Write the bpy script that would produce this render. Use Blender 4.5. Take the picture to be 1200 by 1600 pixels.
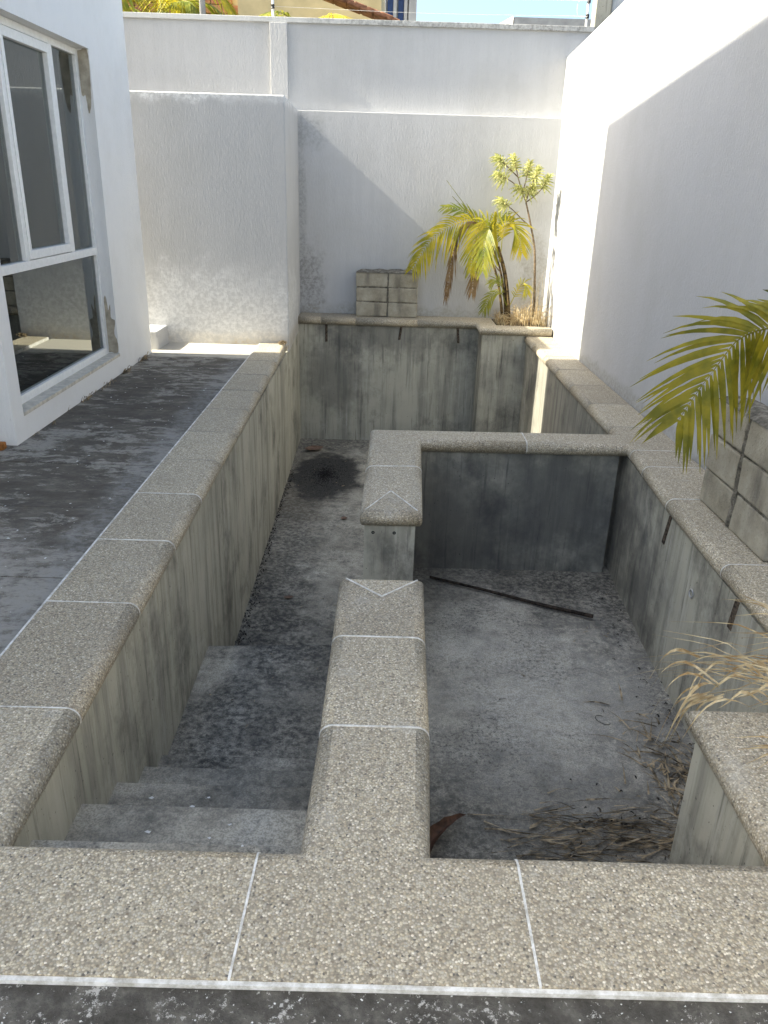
import bpy, bmesh, math, random
from mathutils import Vector, Matrix
rnd = random.Random(7)
for o in list(bpy.data.objects): bpy.data.objects.remove(o)
scn = bpy.context.scene
col = scn.collection
rad = math.radians

# ---------------------------------------------------------------- camera
cam_d = bpy.data.cameras.new('camera'); cam = bpy.data.objects.new('camera', cam_d); col.objects.link(cam)
cam_d.sensor_fit = 'VERTICAL'; cam_d.sensor_height = 24; cam_d.lens = 24*1220/1600
cam_d.clip_start = .05; cam_d.clip_end = 2000
def cam_axes(p, y, r):
    Z = Matrix.Rotation(y, 3, 'Z')
    right = Z @ Vector((1,0,0)); fwd = Z @ Vector((0,math.cos(p),-math.sin(p))); up = Z @ Vector((0,math.sin(p),math.cos(p)))
    c, s = math.cos(r), math.sin(r)
    return c*right+s*up, -s*right+c*up, fwd
R_, U_, F_ = cam_axes(rad(22.6), rad(-.3), rad(1.75))
M4 = Matrix((( R_.x,U_.x,-F_.x,0),(R_.y,U_.y,-F_.y,0),(R_.z,U_.z,-F_.z,1.6),(0,0,0,1)))
cam.matrix_world = M4
scn.camera = cam
# ---------------------------------------------------------------- sky and sun
SUN = Vector((1, .032, -.83)).normalized()          # the way the light travels
elev = math.asin(-SUN.z)
w = bpy.data.worlds.new('World'); scn.world = w; w.use_nodes = True
nt = w.node_tree; nt.nodes.clear()
sky = nt.nodes.new('ShaderNodeTexSky'); sky.sky_type = 'NISHITA'; sky.sun_disc = False
sky.sun_elevation = elev; sky.sun_rotation = math.atan2(-SUN.x, -SUN.y)
sky.altitude = 0; sky.air_density = .9; sky.dust_density = 4.5; sky.ozone_density = 4
bg = nt.nodes.new('ShaderNodeBackground'); bg.inputs[1].default_value = .12
out = nt.nodes.new('ShaderNodeOutputWorld'); nt.links.new(sky.outputs[0], bg.inputs[0]); nt.links.new(bg.outputs[0], out.inputs[0])
sd = bpy.data.lights.new('sun', 'SUN'); sd.energy = 3.8; sd.angle = rad(.53); sd.color = (1, .96, .90)
sun = bpy.data.objects.new('sun', sd); col.objects.link(sun)
sun.rotation_euler = SUN.to_track_quat('-Z', 'Y').to_euler(); sun.location = (-20, 0, 20)
vs = scn.view_settings; vs.view_transform = 'Standard'; vs.look = 'None'; vs.gamma = 1; vs.use_curve_mapping = False
vs.exposure = 2.0
vs.use_white_balance = True; vs.white_balance_temperature = 7250; vs.white_balance_tint = 4   # a camera set for open shade

# ---------------------------------------------------------------- materials
class N:
    def __init__(s, name):
        s.m = bpy.data.materials.new(name); s.m.use_nodes = True; s.t = s.m.node_tree; s.t.nodes.clear()
        s.out = s.n('OutputMaterial'); s.geo = None
    def n(s, t, **k):
        x = s.t.nodes.new('ShaderNode'+t)
        for a, b in k.items(): setattr(x, a, b)
        return x
    def l(s, a, b): s.t.links.new(a, b)
    def put(s, sock, v):
        if hasattr(v, 'is_output'): s.l(v, sock)
        else: sock.default_value = v
    def pos(s, scale=(1,1,1), off=(0,0,0)):
        if s.geo is None: s.geo = s.n('NewGeometry')
        mp = s.n('Mapping'); s.l(s.geo.outputs['Position'], mp.inputs[0]); mp.inputs[3].default_value = scale; mp.inputs[1].default_value = off
        return mp.outputs[0]
    def noise(s, scale=1, vec=(1,1,1), detail=4, rough=.55, dist=0, off=(0,0,0)):
        x = s.n('TexNoise'); s.l(s.pos(vec, off), x.inputs['Vector']); x.inputs['Scale'].default_value = scale
        x.inputs['Detail'].default_value = detail; x.inputs['Roughness'].default_value = rough; x.inputs['Distortion'].default_value = dist
        return x.outputs[0]
    def ramp(s, f, stops, interp='LINEAR'):
        x = s.n('ValToRGB'); s.put(x.inputs[0], f); cr = x.color_ramp; cr.interpolation = interp
        while len(cr.elements) < len(stops): cr.elements.new(.5)
        for e, (p, c) in zip(cr.elements, stops):
            e.position = p; e.color = (c, c, c, 1) if isinstance(c, (int, float)) else (*c, 1)
        return x.outputs[0]
    def mix(s, f, a, b, mode='MIX'):
        x = s.n('Mix', data_type='RGBA', blend_type=mode); s.put(x.inputs[0], f)
        for i, v in ((6, a), (7, b)):
            s.put(x.inputs[i], v if hasattr(v, 'is_output') else (*v, 1))
        return x.outputs[2]
    def math(s, op, a, b=0.0, clamp=False):
        x = s.n('Math', operation=op, use_clamp=clamp); s.put(x.inputs[0], a); s.put(x.inputs[1], b); return x.outputs[0]
    def stain(s, c, r, sq=(1,1,1), warp=.5, wscale=2.5, soft=.5, grain=True):
        """mask 1 inside an uneven blob about c"""
        if s.geo is None: s.geo = s.n('NewGeometry')
        v = s.n('VectorMath', operation='SUBTRACT'); s.l(s.geo.outputs['Position'], v.inputs[0]); v.inputs[1].default_value = c
        v2 = s.n('VectorMath', operation='MULTIPLY'); s.l(v.outputs[0], v2.inputs[0]); v2.inputs[1].default_value = sq
        ln = s.n('VectorMath', operation='LENGTH'); s.l(v2.outputs[0], ln.inputs[0])
        d = s.math('ADD', s.math('DIVIDE', ln.outputs['Value'], r), s.math('MULTIPLY', s.math('SUBTRACT', s.noise(wscale, detail=6, rough=.65), .5), warp*4))
        mr = s.n('MapRange', interpolation_type='SMOOTHSTEP'); s.l(d, mr.inputs[0]); mr.inputs[1].default_value = 1+soft; mr.inputs[2].default_value = 1-soft
        if not grain: return mr.outputs[0]
        return s.math('MULTIPLY', mr.outputs[0], s.ramp(s.noise(26, detail=7, rough=.8), [(.42, 1.), (.57, .22)]))
    def bump(s, h, strength=.3, dist=.01, nrm=None):
        x = s.n('Bump'); s.put(x.inputs['Height'], h); x.inputs['Strength'].default_value = strength; x.inputs['Distance'].default_value = dist
        if nrm is not None: s.l(nrm, x.inputs['Normal'])
        return x.outputs[0]
    def bsdf(s, colr, rough=.8, nrm=None, spec=.3, metal=0):
        p = s.n('BsdfPrincipled'); s.put(p.inputs['Base Color'], colr if hasattr(colr, 'is_output') else (*colr, 1)); s.put(p.inputs['Roughness'], rough)
        p.inputs['Specular IOR Level'].default_value = spec; p.inputs['Metallic'].default_value = metal
        if nrm is not None: s.l(nrm, p.inputs['Normal'])
        return p
    def end(s, sh): s.l(sh.outputs[0], s.out.inputs[0]); return s.m
MAT = {}
def plain(name, c, rough=.6, spec=.4, metal=0, var=.12, sc=30):
    a = N(name); f = a.noise(sc); c2 = tuple(max(0, v*(1-var*2)) for v in c)
    return a.end(a.bsdf(a.mix(a.ramp(f, [(.35, 0.), (.65, 1.)]), c2, c), rough, a.bump(f, .15, .003), spec, metal))

def mk_pebble():
    a = N('washed pebble')
    v = a.n('TexVoronoi', feature='F1'); a.l(a.pos(), v.inputs['Vector']); v.inputs['Scale'].default_value = 165; v.inputs['Randomness'].default_value = 1
    sp = a.n('SeparateColor'); a.l(v.outputs['Color'], sp.inputs[0])
    stone = a.ramp(sp.outputs[0], [(0, (.20,.165,.12)), (.16, (.31,.275,.22)), (.36, (.43,.365,.26)), (.55, (.43,.40,.34)), (.72, (.56,.495,.365)), (.86, (.36,.34,.30)), (.95, (.68,.615,.49)), (1, (.75,.71,.62))])
    stone = a.mix(a.ramp(sp.outputs[1], [(.965, 0.), (.975, 1.)]), stone, (.12,.11,.10))
    edge = a.ramp(v.outputs['Distance'], [(.46, 0.), (.70, .8)])
    c = a.mix(edge, stone, (.24,.213,.165))
    big = a.noise(2.2, detail=6, rough=.65)
    c = a.mix(a.ramp(big, [(.3, .25), (.62, 0.)]), c, (.23,.195,.145), 'MIX')
    c = a.mix(a.ramp(a.noise(5, detail=5, off=(3,1,0)), [(.62, 0.), (.76, .55)]), c, (.40,.385,.35))
    c = a.mix(a.ramp(a.noise(16, detail=4, off=(9,4,0)), [(.70, 0.), (.76, .5)]), c, (.06,.055,.05))
    oi = a.n('ObjectInfo'); c = a.mix(1.0, c, a.ramp(oi.outputs['Random'], [(0, (.92,.895,.855)), (.5, (1.06,1.04,1.0)), (1, (1.16,1.135,1.08))]), 'MULTIPLY')
    c = a.mix(a.ramp(a.noise(3.1, detail=8, rough=.7, off=(6,2,0)), [(.58, 0.), (.72, .38)]), c, (.20,.175,.135))
    h = a.math('SUBTRACT', 1, v.outputs['Distance'])
    return a.end(a.bsdf(c, .62, a.bump(h, .5, .003), .35))
def mk_concrete():
    a = N('raw concrete')
    base = a.ramp(a.noise(1.4, detail=7, rough=.6), [(.3, (.32,.308,.258)), (.5, (.43,.413,.34)), (.72, (.52,.498,.413))])
    st = a.noise(1, (9,9,.55), detail=7, rough=.68)
    c = a.mix(a.ramp(st, [(.38, .62), (.54, 0.)]), base, (.19,.184,.157))
    c = a.mix(a.ramp(a.noise(1, (22,22,.8), detail=5, rough=.65, off=(4,2,1)), [(.56, 0.), (.70, .45)]), c, (.54,.525,.46))
    c = a.mix(a.ramp(a.noise(1.6, (1,1,.8), detail=8, rough=.72, off=(11,3,5)), [(.52, 0.), (.67, .75)]), c, (.10,.096,.085))
    c = a.mix(a.ramp(a.noise(3.4, (1,1,.6), detail=9, rough=.74, off=(1,13,4)), [(.53, 0.), (.66, .65)]), c, (.50,.485,.42))
    c = a.mix(a.ramp(a.noise(1, (30,30,1.4), detail=6, rough=.7, off=(1,7,2)), [(.57, 0.), (.68, .65)]), c, (.07,.067,.06))
    # dark patches on back and right walls, black stains on the spa cross wall
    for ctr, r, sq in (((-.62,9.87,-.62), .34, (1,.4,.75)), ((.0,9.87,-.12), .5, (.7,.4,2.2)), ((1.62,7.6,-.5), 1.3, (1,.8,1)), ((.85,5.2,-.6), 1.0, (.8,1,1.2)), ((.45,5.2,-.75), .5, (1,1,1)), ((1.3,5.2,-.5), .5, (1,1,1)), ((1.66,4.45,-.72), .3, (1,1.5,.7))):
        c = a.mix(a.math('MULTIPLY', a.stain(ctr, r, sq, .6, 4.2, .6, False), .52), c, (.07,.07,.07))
    sp = a.noise(55, detail=3); 
    c = a.mix(a.ramp(sp, [(.68, 0.), (.74, .85)]), c, (.045,.043,.038))
    h = a.math('ADD', a.math('MULTIPLY', a.noise(70, detail=5), .5), a.noise(1, (14,14,1.2), detail=5))
    h = a.math('SUBTRACT', h, a.ramp(sp, [(.70, 0.), (.76, .6)]))
    return a.end(a.bsdf(c, .85, a.bump(h, .45, .008), .25))
def mk_floor():
    a = N('stained pool floor')
    base = a.ramp(a.noise(1.9, detail=9, rough=.68), [(.3, (.23,.21,.17)), (.44, (.40,.367,.30)), (.56, (.52,.478,.395)), (.7, (.64,.595,.50))])
    c = a.mix(a.ramp(a.noise(6, (1,1,1), detail=10, rough=.8, off=(5,5,0)), [(.47, 0.), (.63, .75)]), base, (.14,.132,.115))
    blk = (.038,.036,.033)
    for ctr, r, sq, k in (((-.7,3.3,-1), .42, (.8,1,.2), .9), ((-.35,3.95,-1), .36, (.7,1,.2), .85), ((-.45,4.5,-1.5), .4, (.7,.8,.2), .7), ((-.85,5.0,-1.5), .45, (1.5,.5,.2), .85), ((-.9,7.2,-1.5), .32, (1,.16,.2), .8),
                      ((1.45,4.8,-1), .5, (1,.8,.2), .92), ((1.5,3.5,-1), .42, (1.1,.5,.2), .9), ((.5,5.1,-1), .5, (.5,1.4,.2), .75), ((.7,2.6,-1), .62, (.7,1.1,.2), .72), ((.25,3.3,-1), .32, (1.2,.5,.2), .6), ((-.5,9.7,-1.5), .5, (.5,1.6,.2), .8),
                      ((-.5,2.6,-.6), .55, (1,1,1), .55)):
        c = a.mix(a.math('MULTIPLY', a.stain(ctr, r, sq, .7, 4.5, .5), k), c, blk)
    c = a.mix(a.math('MULTIPLY', a.stain((-.86,8.1,-1.5), .5, (1.7,.55,.2), .5, 3, .6), .6), c, (.16,.125,.085))
    c = a.mix(a.stain((-.64,8.5,-1.5), .46, (1.15,.58,.2), .30, 5, .22, False), c, (.03,.028,.026))
    c = a.mix(a.math('MULTIPLY', a.stain((.95,3.6,-1), .62, (1,.8,.2), .5, 3, .7), .55), c, (.62,.59,.53))
    c = a.mix(a.math('MULTIPLY', a.ramp(a.noise(44, detail=8, rough=.85, off=(2,0,3)), [(.50, 0.), (.60, .9)]), a.ramp(a.noise(2.3, detail=5, off=(4,4,4)), [(.40, .08), (.62, 1.)])), c, blk)
    c = a.mix(a.ramp(a.noise(130, detail=3, rough=.7, off=(1,6,3)), [(.40, .5), (.55, 0.)]), c, (.12,.115,.10))
    c = a.mix(a.ramp(a.noise(60, detail=4, rough=.7, off=(7,1,3)), [(.66, 0.), (.72, .7)]), c, (.5,.5,.48))
    h = a.math('ADD', a.noise(45, detail=6, rough=.7), a.math('MULTIPLY', a.noise(7, detail=5), 1.5))
    return a.end(a.bsdf(c, .8, a.bump(h, .5, .008), .3))
def mk_stucco(name='white stucco', k=1.0, colr=(.80,.80,.79), sc=1.0, marks=(), streak=.4):
    a = N(name)
    g1 = a.noise(1, (46*sc,46*sc,15*sc), detail=5, rough=.6, dist=.4); g2 = a.noise(1, (120*sc,120*sc,70*sc), detail=3)
    c = a.mix(a.ramp(a.noise(1, (9,9,.7), detail=8, rough=.7), [(.40, streak), (.6, 0.)]), colr, tuple(v*.88 for v in colr))
    c = a.mix(a.ramp(a.noise(1.1, detail=7, rough=.7, off=(2,8,1)), [(.48, 0.), (.72, .6)]), c, tuple(v*q for v, q in zip(colr, (.84,.83,.80))))
    for ctr, r_, sq, mc, mk in marks: c = a.mix(a.math('MULTIPLY', a.stain(ctr, r_, sq, .6, 6, .5), mk), c, mc)
    c = a.mix(a.ramp(a.noise(26, (1,1,.7), detail=6, rough=.75, off=(5,2,9)), [(.66, 0.), (.73, .35)]), c, (.36,.35,.33))
    h = a.math('ADD', g1, a.math('MULTIPLY', g2, .35))
    return a.end(a.bsdf(c, .75, a.bump(h, .65*k, .012), .25))
def mk_deck():
    a = N('weathered terrace')
    c = a.ramp(a.noise(1, (3.5,7,2), detail=10, rough=.74), [(.3, (.058,.05,.04)), (.52, (.105,.092,.074)), (.72, (.20,.178,.145))])
    m = a.math('ADD', a.math('MULTIPLY', a.noise(1, (4.2,8,2), detail=10, rough=.78, dist=.3, off=(1,4,0)), .75), a.math('MULTIPLY', a.noise(.9, detail=4, off=(0.5,1,2)), .42))
    c = a.mix(a.ramp(m, [(.585, 0.), (.63, .8)]), c, (.32,.30,.26))
    c = a.mix(a.ramp(a.noise(30, (1,1.6,1), detail=8, rough=.8, off=(3,8,3)), [(.50, 0.), (.62, .6)]), c, (.055,.05,.044))
    c = a.mix(a.math('MULTIPLY', a.stain((-1.75,2.6,0), .6, (1,.7,1), .5, 3.4, .35), .75), c, (.30,.28,.25))
    c = a.mix(a.math('MULTIPLY', a.stain((-1.44,6.0,0), .11, (1,.03,1), .6, 5, .6), .7), c, (.25,.245,.23))
    c = a.mix(a.math('MULTIPLY', a.stain((-1.9,8.25,0), .42, (.3,1,1), .25, 4, .2, False), .95), c, (.46,.43,.37))  # pale patch painted where sun falls, to brighten the lit strip
    c = a.mix(a.ramp(a.noise(24, (1,1,1), detail=6, rough=.75, off=(3,3,3)), [(.68, 0.), (.715, .9)]), c, (.55,.54,.52))
    h = a.math('ADD', a.noise(30, detail=7, rough=.7), a.math('MULTIPLY', m, 1.2))
    return a.end(a.bsdf(c, .8, a.bump(h, .4, .008), .3))
def mk_patio():
    a = N('rough dark screed')
    c = a.ramp(a.noise(14, detail=8, rough=.7), [(.3, (.05,.046,.038)), (.5, (.11,.102,.088)), (.72, (.24,.225,.195))])
    m = a.math('ADD', a.math('MULTIPLY', a.noise(9, detail=4), .38), a.math('MULTIPLY', a.noise(75, detail=6, rough=.75, off=(4,1,1)), .66))
    c = a.mix(a.ramp(m, [(.575, 0.), (.62, 1.)]), c, (.6,.58,.54))
    h = a.math('ADD', a.noise(22, detail=8, rough=.75), m)
    return a.end(a.bsdf(c, .85, a.bump(h, .9, .02), .3))
def mk_block():
    a = N('cement block')
    c = a.ramp(a.noise(5, detail=8, rough=.7), [(.3, (.24,.215,.165)), (.5, (.35,.32,.25)), (.7, (.45,.415,.34))])
    sp = a.noise(90, detail=4)
    c = a.mix(a.ramp(sp, [(.62, 0.), (.72, .7)]), c, (.12,.11,.09))
    c = a.mix(a.ramp(a.noise(1, (5,5,1.2), detail=6, off=(3,0,0)), [(.52, 0.), (.68, .75)]), c, (.12,.11,.095))
    return a.end(a.bsdf(c, .9, a.bump(a.math('ADD', sp, a.noise(25, detail=5)), .7, .008), .2))
def mk_mortar():
    a = N('old mortar')
    c = a.ramp(a.noise(20, detail=7, rough=.7), [(.35, (.08,.073,.06)), (.52, (.20,.183,.15)), (.70, (.36,.335,.28))])
    return a.end(a.bsdf(c, .9, a.bump(a.noise(40, detail=6, rough=.7), 1, .02), .2))
def mk_leaf(name, c1, c2, sc=6, tr=.35, rough=.45, axis=(1,1,1)):
    a = N(name); f = a.noise(sc, axis, detail=3)
    c = a.mix(a.ramp(f, [(.36, 0.), (.62, 1.)]), c1, c2)
    p = a.bsdf(c, rough, None, .4); t = a.n('BsdfTranslucent'); a.l(c, t.inputs[0])
    m = a.n('MixShader'); m.inputs[0].default_value = tr; a.l(p.outputs[0], m.inputs[1]); a.l(t.outputs[0], m.inputs[2])
    return a.end(m)
def mk_glass():
    a = N('tinted window glass')
    fr = a.n('Fresnel'); fr.inputs[0].default_value = 2.5
    g = a.n('BsdfGlossy'); g.inputs['Roughness'].default_value = .004; g.inputs[0].default_value = (.92,.97,.96,1)
    t = a.n('BsdfTransparent'); t.inputs[0].default_value = (.30,.34,.34,1)
    m = a.n('MixShader'); a.l(fr.outputs[0], m.inputs[0]); a.l(t.outputs[0], m.inputs[1]); a.l(g.outputs[0], m.inputs[2])
    return a.end(m)
def mk_grout():
    a = N('white grout'); f = a.noise(18, detail=8, rough=.75)
    return a.end(a.bsdf(a.mix(a.ramp(f, [(.36, 0.), (.58, 1.)]), (.40,.38,.33), (.76,.75,.72)), .8, None, .2))
def mk_soil():
    a = N('dark soil')
    return a.end(a.bsdf(a.ramp(a.noise(45, detail=7, rough=.75), [(.35, (.012,.011,.011)), (.6, (.028,.026,.024)), (.78, (.07,.065,.06))]), .9, a.bump(a.noise(70, detail=6), 1, .01), .2))
PEB=mk_pebble(); CON=mk_concrete(); FLO=mk_floor(); STU=mk_stucco('white stucco', .9, (.50,.50,.50)); STUH=mk_stucco('smooth house render', .6, (.74,.74,.73), 1.3, (), .1); STUG=mk_stucco('streaked garden stucco', .3, (.46,.46,.46), 1.2, [((-1.7,8.55,-.02), .5, (.22,.3,5), (.36,.30,.21), .9), ((-1.7,8.55,2.42), .6, (.25,.3,7), (.80,.80,.79), .8), ((-1.9,8.55,.35), .5, (.35,.3,1.3), (.78,.78,.77), .6), ((-1.4,8.55,1.6), .5, (1.6,.3,.5), (.42,.42,.42), .5)]); STUL=mk_stucco('lower wall stucco', .5, (.51,.51,.51), 1.1, [((-1.0,10.2,.45), .3, (1.5,.3,.7), (.20,.19,.18), .7), ((-1.06,10.2,1.3), .3, (6,.3,.4), (.25,.25,.24), .6), ((.2,10.2,.1), .5, (.3,.3,5), (.34,.32,.27), .7), ((-.95,10.2,2.2), .2, (1,.3,1), (.3,.3,.29), .6), ((1.85,10.2,.5), .4, (2.2,.3,.7), (.30,.28,.24), .7)]); STUR=mk_stucco('right wall stucco', .9, (.46,.465,.475), 1.6, [((2.02,9.9,.4), .4, (1,2.5,.7), (.33,.31,.27), .6), ((2.04,6.5,.02), .3, (1,.1,4), (.30,.29,.26), .8), ((2.04,7.0,1.6), .7, (1,.8,.7), (.44,.44,.445), .5), ((2.06,5.2,1.2), .6, (1,1,.6), (.43,.43,.435), .5)], .2); DECK=mk_deck(); PATIO=mk_patio()
BLK=mk_block(); MOR=mk_mortar(); GLASS=mk_glass(); GROUT=mk_grout(); SOIL=mk_soil()
ALU=plain('white aluminium', (.78,.79,.78), .35, .5, 0, .05)
DARKROOM=plain('room plaster', (.30,.30,.29), .9)
CEM=plain('bare cement patch', (.48,.43,.34), .95, .2, 0, .2, 14)
STAINSILL=plain('dusty sill', (.62,.58,.50), .9, .2, 0, .14, 22)
RUST=plain('rusty dark wood', (.13,.10,.075), .9, .2, 0, .4, 60)
WOOD=plain('old pole wood', (.06,.045,.035), .85, .2, 0, .4, 40)
PALM_Y=mk_leaf('sunlit palm leaf', (.30,.30,.03), (.62,.50,.04), 7, .45)  # leaf's own yellow brightened with painted sunlight
PALM_G=mk_leaf('green palm leaf', (.16,.20,.028), (.34,.33,.04), 7, .45)
PALM_D=mk_leaf('olive palm leaf', (.075,.085,.012), (.15,.14,.016), 9, .3); PALM_R=mk_leaf('yellow olive palm leaf', (.17,.17,.016), (.34,.29,.025), 11, .4)
DEAD=mk_leaf('dead palm leaf', (.17,.10,.045), (.30,.20,.10), 12, .15, .8)
VARI=mk_leaf('variegated leaf', (.20,.25,.06), (.66,.62,.28), 42, .35)
STRAW=mk_leaf('dry straw', (.34,.22,.095), (.70,.58,.36), 18, .25, .7)
STRAWD=mk_leaf('dirty straw', (.06,.045,.028), (.46,.36,.23), 22, .1, .8)
TRUNK=plain('palm stem', (.17,.115,.05), .8, .2, 0, .45, 26)
BARK=plain('thin bark', (.27,.20,.13), .85, .2, 0, .3, 40)
CREAM=plain('cream plaster', (.55,.46,.27), .9, .2, 0, .1, 3)
BRICK=plain('orange brick', (.42,.20,.11), .9, .2, 0, .25, 6)
TILE=plain('clay roof tile', (.36,.17,.10), .85, .2, 0, .3, 9)
FIN=plain('grey concrete fin', (.38,.38,.37), .8, .3, 0, .12, 2)
BLUE=plain('blue window film', (.03,.07,.22), .25, .5, 0, .15, 1)
PIPE=plain('grey pvc', (.42,.42,.41), .5, .4)
METAL=plain('white painted steel', (.72,.71,.67), .5, .4, 0, .1)
BLACK=plain('black plastic', (.02,.02,.02), .5, .4)

# ---------------------------------------------------------------- mesh helpers
def mesh(name, V, F, smooth=False):
    me = bpy.data.meshes.new(name); me.from_pydata([tuple(v) for v in V], [], F); me.validate(); me.update()
    if smooth:
        for p in me.polygons: p.use_smooth = True
    return me
def link(name, me, mat, parent=None):
    o = bpy.data.objects.new(name, me); col.objects.link(o)
    if me is not None and mat is not None and not me.materials: me.materials.append(mat)
    if parent is not None: o.parent = parent
    return o
def tag(o, label=None, cat=None, group=None, kind=None):
    for k, v in (('label', label), ('category', cat), ('group', group), ('kind', kind)):
        if v: o[k] = v
    return o
def thing(name, label, cat, group=None, kind=None):
    return tag(link(name, None, None), label, cat, group, kind)
def box_vf(x0, x1, y0, y1, z0, z1):
    V = [(x0,y0,z0),(x1,y0,z0),(x1,y1,z0),(x0,y1,z0),(x0,y0,z1),(x1,y0,z1),(x1,y1,z1),(x0,y1,z1)]
    return V, [(3,2,1,0),(4,5,6,7),(0,1,5,4),(1,2,6,5),(2,3,7,6),(3,0,4,7)]
def prism_vf(P, z0, z1):
    n = len(P); V = [(x,y,z0) for x,y in P]+[(x,y,z1) for x,y in P]
    return V, [tuple(range(n))[::-1], tuple(range(n, 2*n))]+[(i,(i+1)%n,(i+1)%n+n,i+n) for i in range(n)]
def bevel(me, w, seg=2):
    bm = bmesh.new(); bm.from_mesh(me)
    bmesh.ops.bevel(bm, geom=[e for e in bm.edges if e.is_manifold and e.calc_face_angle(0) > .5], offset=w, segments=seg, affect='EDGES', profile=.6)
    bm.to_mesh(me); bm.free(); return me
def box(name, b, mat, parent=None, bev=0):
    me = mesh(name, *box_vf(*b))
    if bev: bevel(me, bev)
    return link(name, me, mat, parent)
def prism(name, P, z0, z1, mat, parent=None, bev=0):
    me = mesh(name, *prism_vf(P, z0, z1))
    if bev: bevel(me, bev)
    return link(name, me, mat, parent)
def catmull(P, n):
    P = [Vector(p) for p in P]; P = [2*P[0]-P[1]]+P+[2*P[-1]-P[-2]]; out = []
    m = len(P)-3
    for i in range(n+1):
        t = i/n*m; k = min(int(t), m-1); t -= k
        a, b, c, d = P[k:k+4]
        out.append(.5*((2*b)+(c-a)*t+(2*a-5*b+4*c-d)*t*t+(3*b-a-3*c+d)*t**3))
    return out
def tube_vf(P, R, sides=6, base=0):
    V, F = [], []; n = len(P)
    for i, p in enumerate(P):
        t = (P[min(i+1,n-1)]-P[max(i-1,0)]).normalized()
        a = t.cross(Vector((0,0,1)) if abs(t.z) < .9 else Vector((1,0,0))).normalized(); b = t.cross(a)
        r = R[i] if isinstance(R, (list, tuple)) else R
        for k in range(sides):
            q = 2*math.pi*k/sides; V.append(p+(a*math.cos(q)+b*math.sin(q))*r)
    for i in range(n-1):
        for k in range(sides):
            k2 = (k+1)%sides; F.append(tuple(base+j for j in (i*sides+k, i*sides+k2, (i+1)*sides+k2, (i+1)*sides+k)))
    F.append(tuple(base+k for k in range(sides))); F.append(tuple(base+(n-1)*sides+k for k in range(sides))[::-1])
    return V, F
def tube(name, P, R, mat, parent=None, sides=8, n=0):
    P = catmull(P, n) if n else [Vector(p) for p in P]
    if n and isinstance(R, tuple): R = [R[0]+(R[1]-R[0])*i/n for i in range(n+1)]
    return link(name, mesh(name, *tube_vf(P, R, sides), smooth=True), mat, parent)
def line_hit(p, d, q, e):
    den = d[0]*e[1]-d[1]*e[0]
    if abs(den) < 1e-9: return q
    t = ((q[0]-p[0])*e[1]-(q[1]-p[1])*e[0])/den
    return (p[0]+d[0]*t, p[1]+d[1]*t)
def bullnose(name, P, rolled, ztop, mat, parent, r=.045, th=.09, sink=0.0, wob=0.0):
    """slab on the outline P (anticlockwise); edges whose index is in rolled get a half-round nose"""
    n = len(P); prof = [(.04, -th)]
    for k in range(11):
        a = -math.pi/2+math.pi*k/10
        prof.append((r-r*math.cos(a)+sink, -th/2+th/2*math.sin(a)-sink*(k>5)))
    V, F = [], []
    for ins, z in prof:
        L = []
        for i in range(n):
            p, q = P[i], P[(i+1)%n]; dx, dy = q[0]-p[0], q[1]-p[1]; l = math.hypot(dx, dy)
            d = ins if i in rolled else 0
            L.append(((p[0]-dy/l*d, p[1]+dx/l*d), (dx/l, dy/l)))
        for i in range(n):
            x, y = line_hit(*L[i-1], *L[i]); V.append((x, y, ztop+z))
    m = len(prof)
    for k in range(m-1):
        for i in range(n):
            j = (i+1)%n; F.append((k*n+i, k*n+j, (k+1)*n+j, (k+1)*n+i))
    F.append(tuple(range(n))[::-1]); F.append(tuple(range((m-1)*n, m*n)))
    me = mesh(name, V, F)
    for p in me.polygons: p.use_smooth = abs(p.normal.z) < .995 and len(p.vertices) == 4
    for p in me.polygons:
        i = p.index % n if p.index < (m-1)*n else -1
        if i >= 0 and i not in rolled: p.use_smooth = False
    return link(name, me, mat, parent)

# ================================================================ SETTING
def quad_sheet(name, rects, z, mat):
    V, F = [], []
    for x0, x1, y0, y1 in rects:
        b = len(V); V += [(x0,y0,z),(x1,y0,z),(x1,y1,z),(x0,y1,z)]; F.append((b,b+1,b+2,b+3))
    return tag(link(name, mesh(name, V, F), mat), kind='structure')
EARTH = plain('bare earth', (.16,.13,.09), .95, .1, 0, .3, 3)
quad_sheet('ground', [(-500,-1.345,-500,500),(2.6,500,-500,500),(-1.345,2.6,-500,1.18),(-1.345,2.6,10.25,500)], -.06, EARTH)
patio = quad_sheet('patio', [(-6,4,.55,1.163)], -.016, PATIO)
quad_sheet('bounce_paving', [(-12,12,-12,.548)], -.03, plain('pale sunlit paving', (.58,.55,.50), .9, .2, 0, .15, 2))  # unseen ground behind the camera, made pale to bounce sun into the scene
terrace = quad_sheet('terrace', [(-6,-1.363,1.166,8.6)], -.040, PATIO)
ys = [1.17,2.2,3.05,3.85,4.55,5.2,5.85,6.5,7.2,7.93,8.55]
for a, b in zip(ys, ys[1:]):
    box('deck_slab', (-5.9, -1.366, a+.004, b-.003, -.06, -.028+rnd.uniform(-.0015,.0015)), DECK, terrace)

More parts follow.
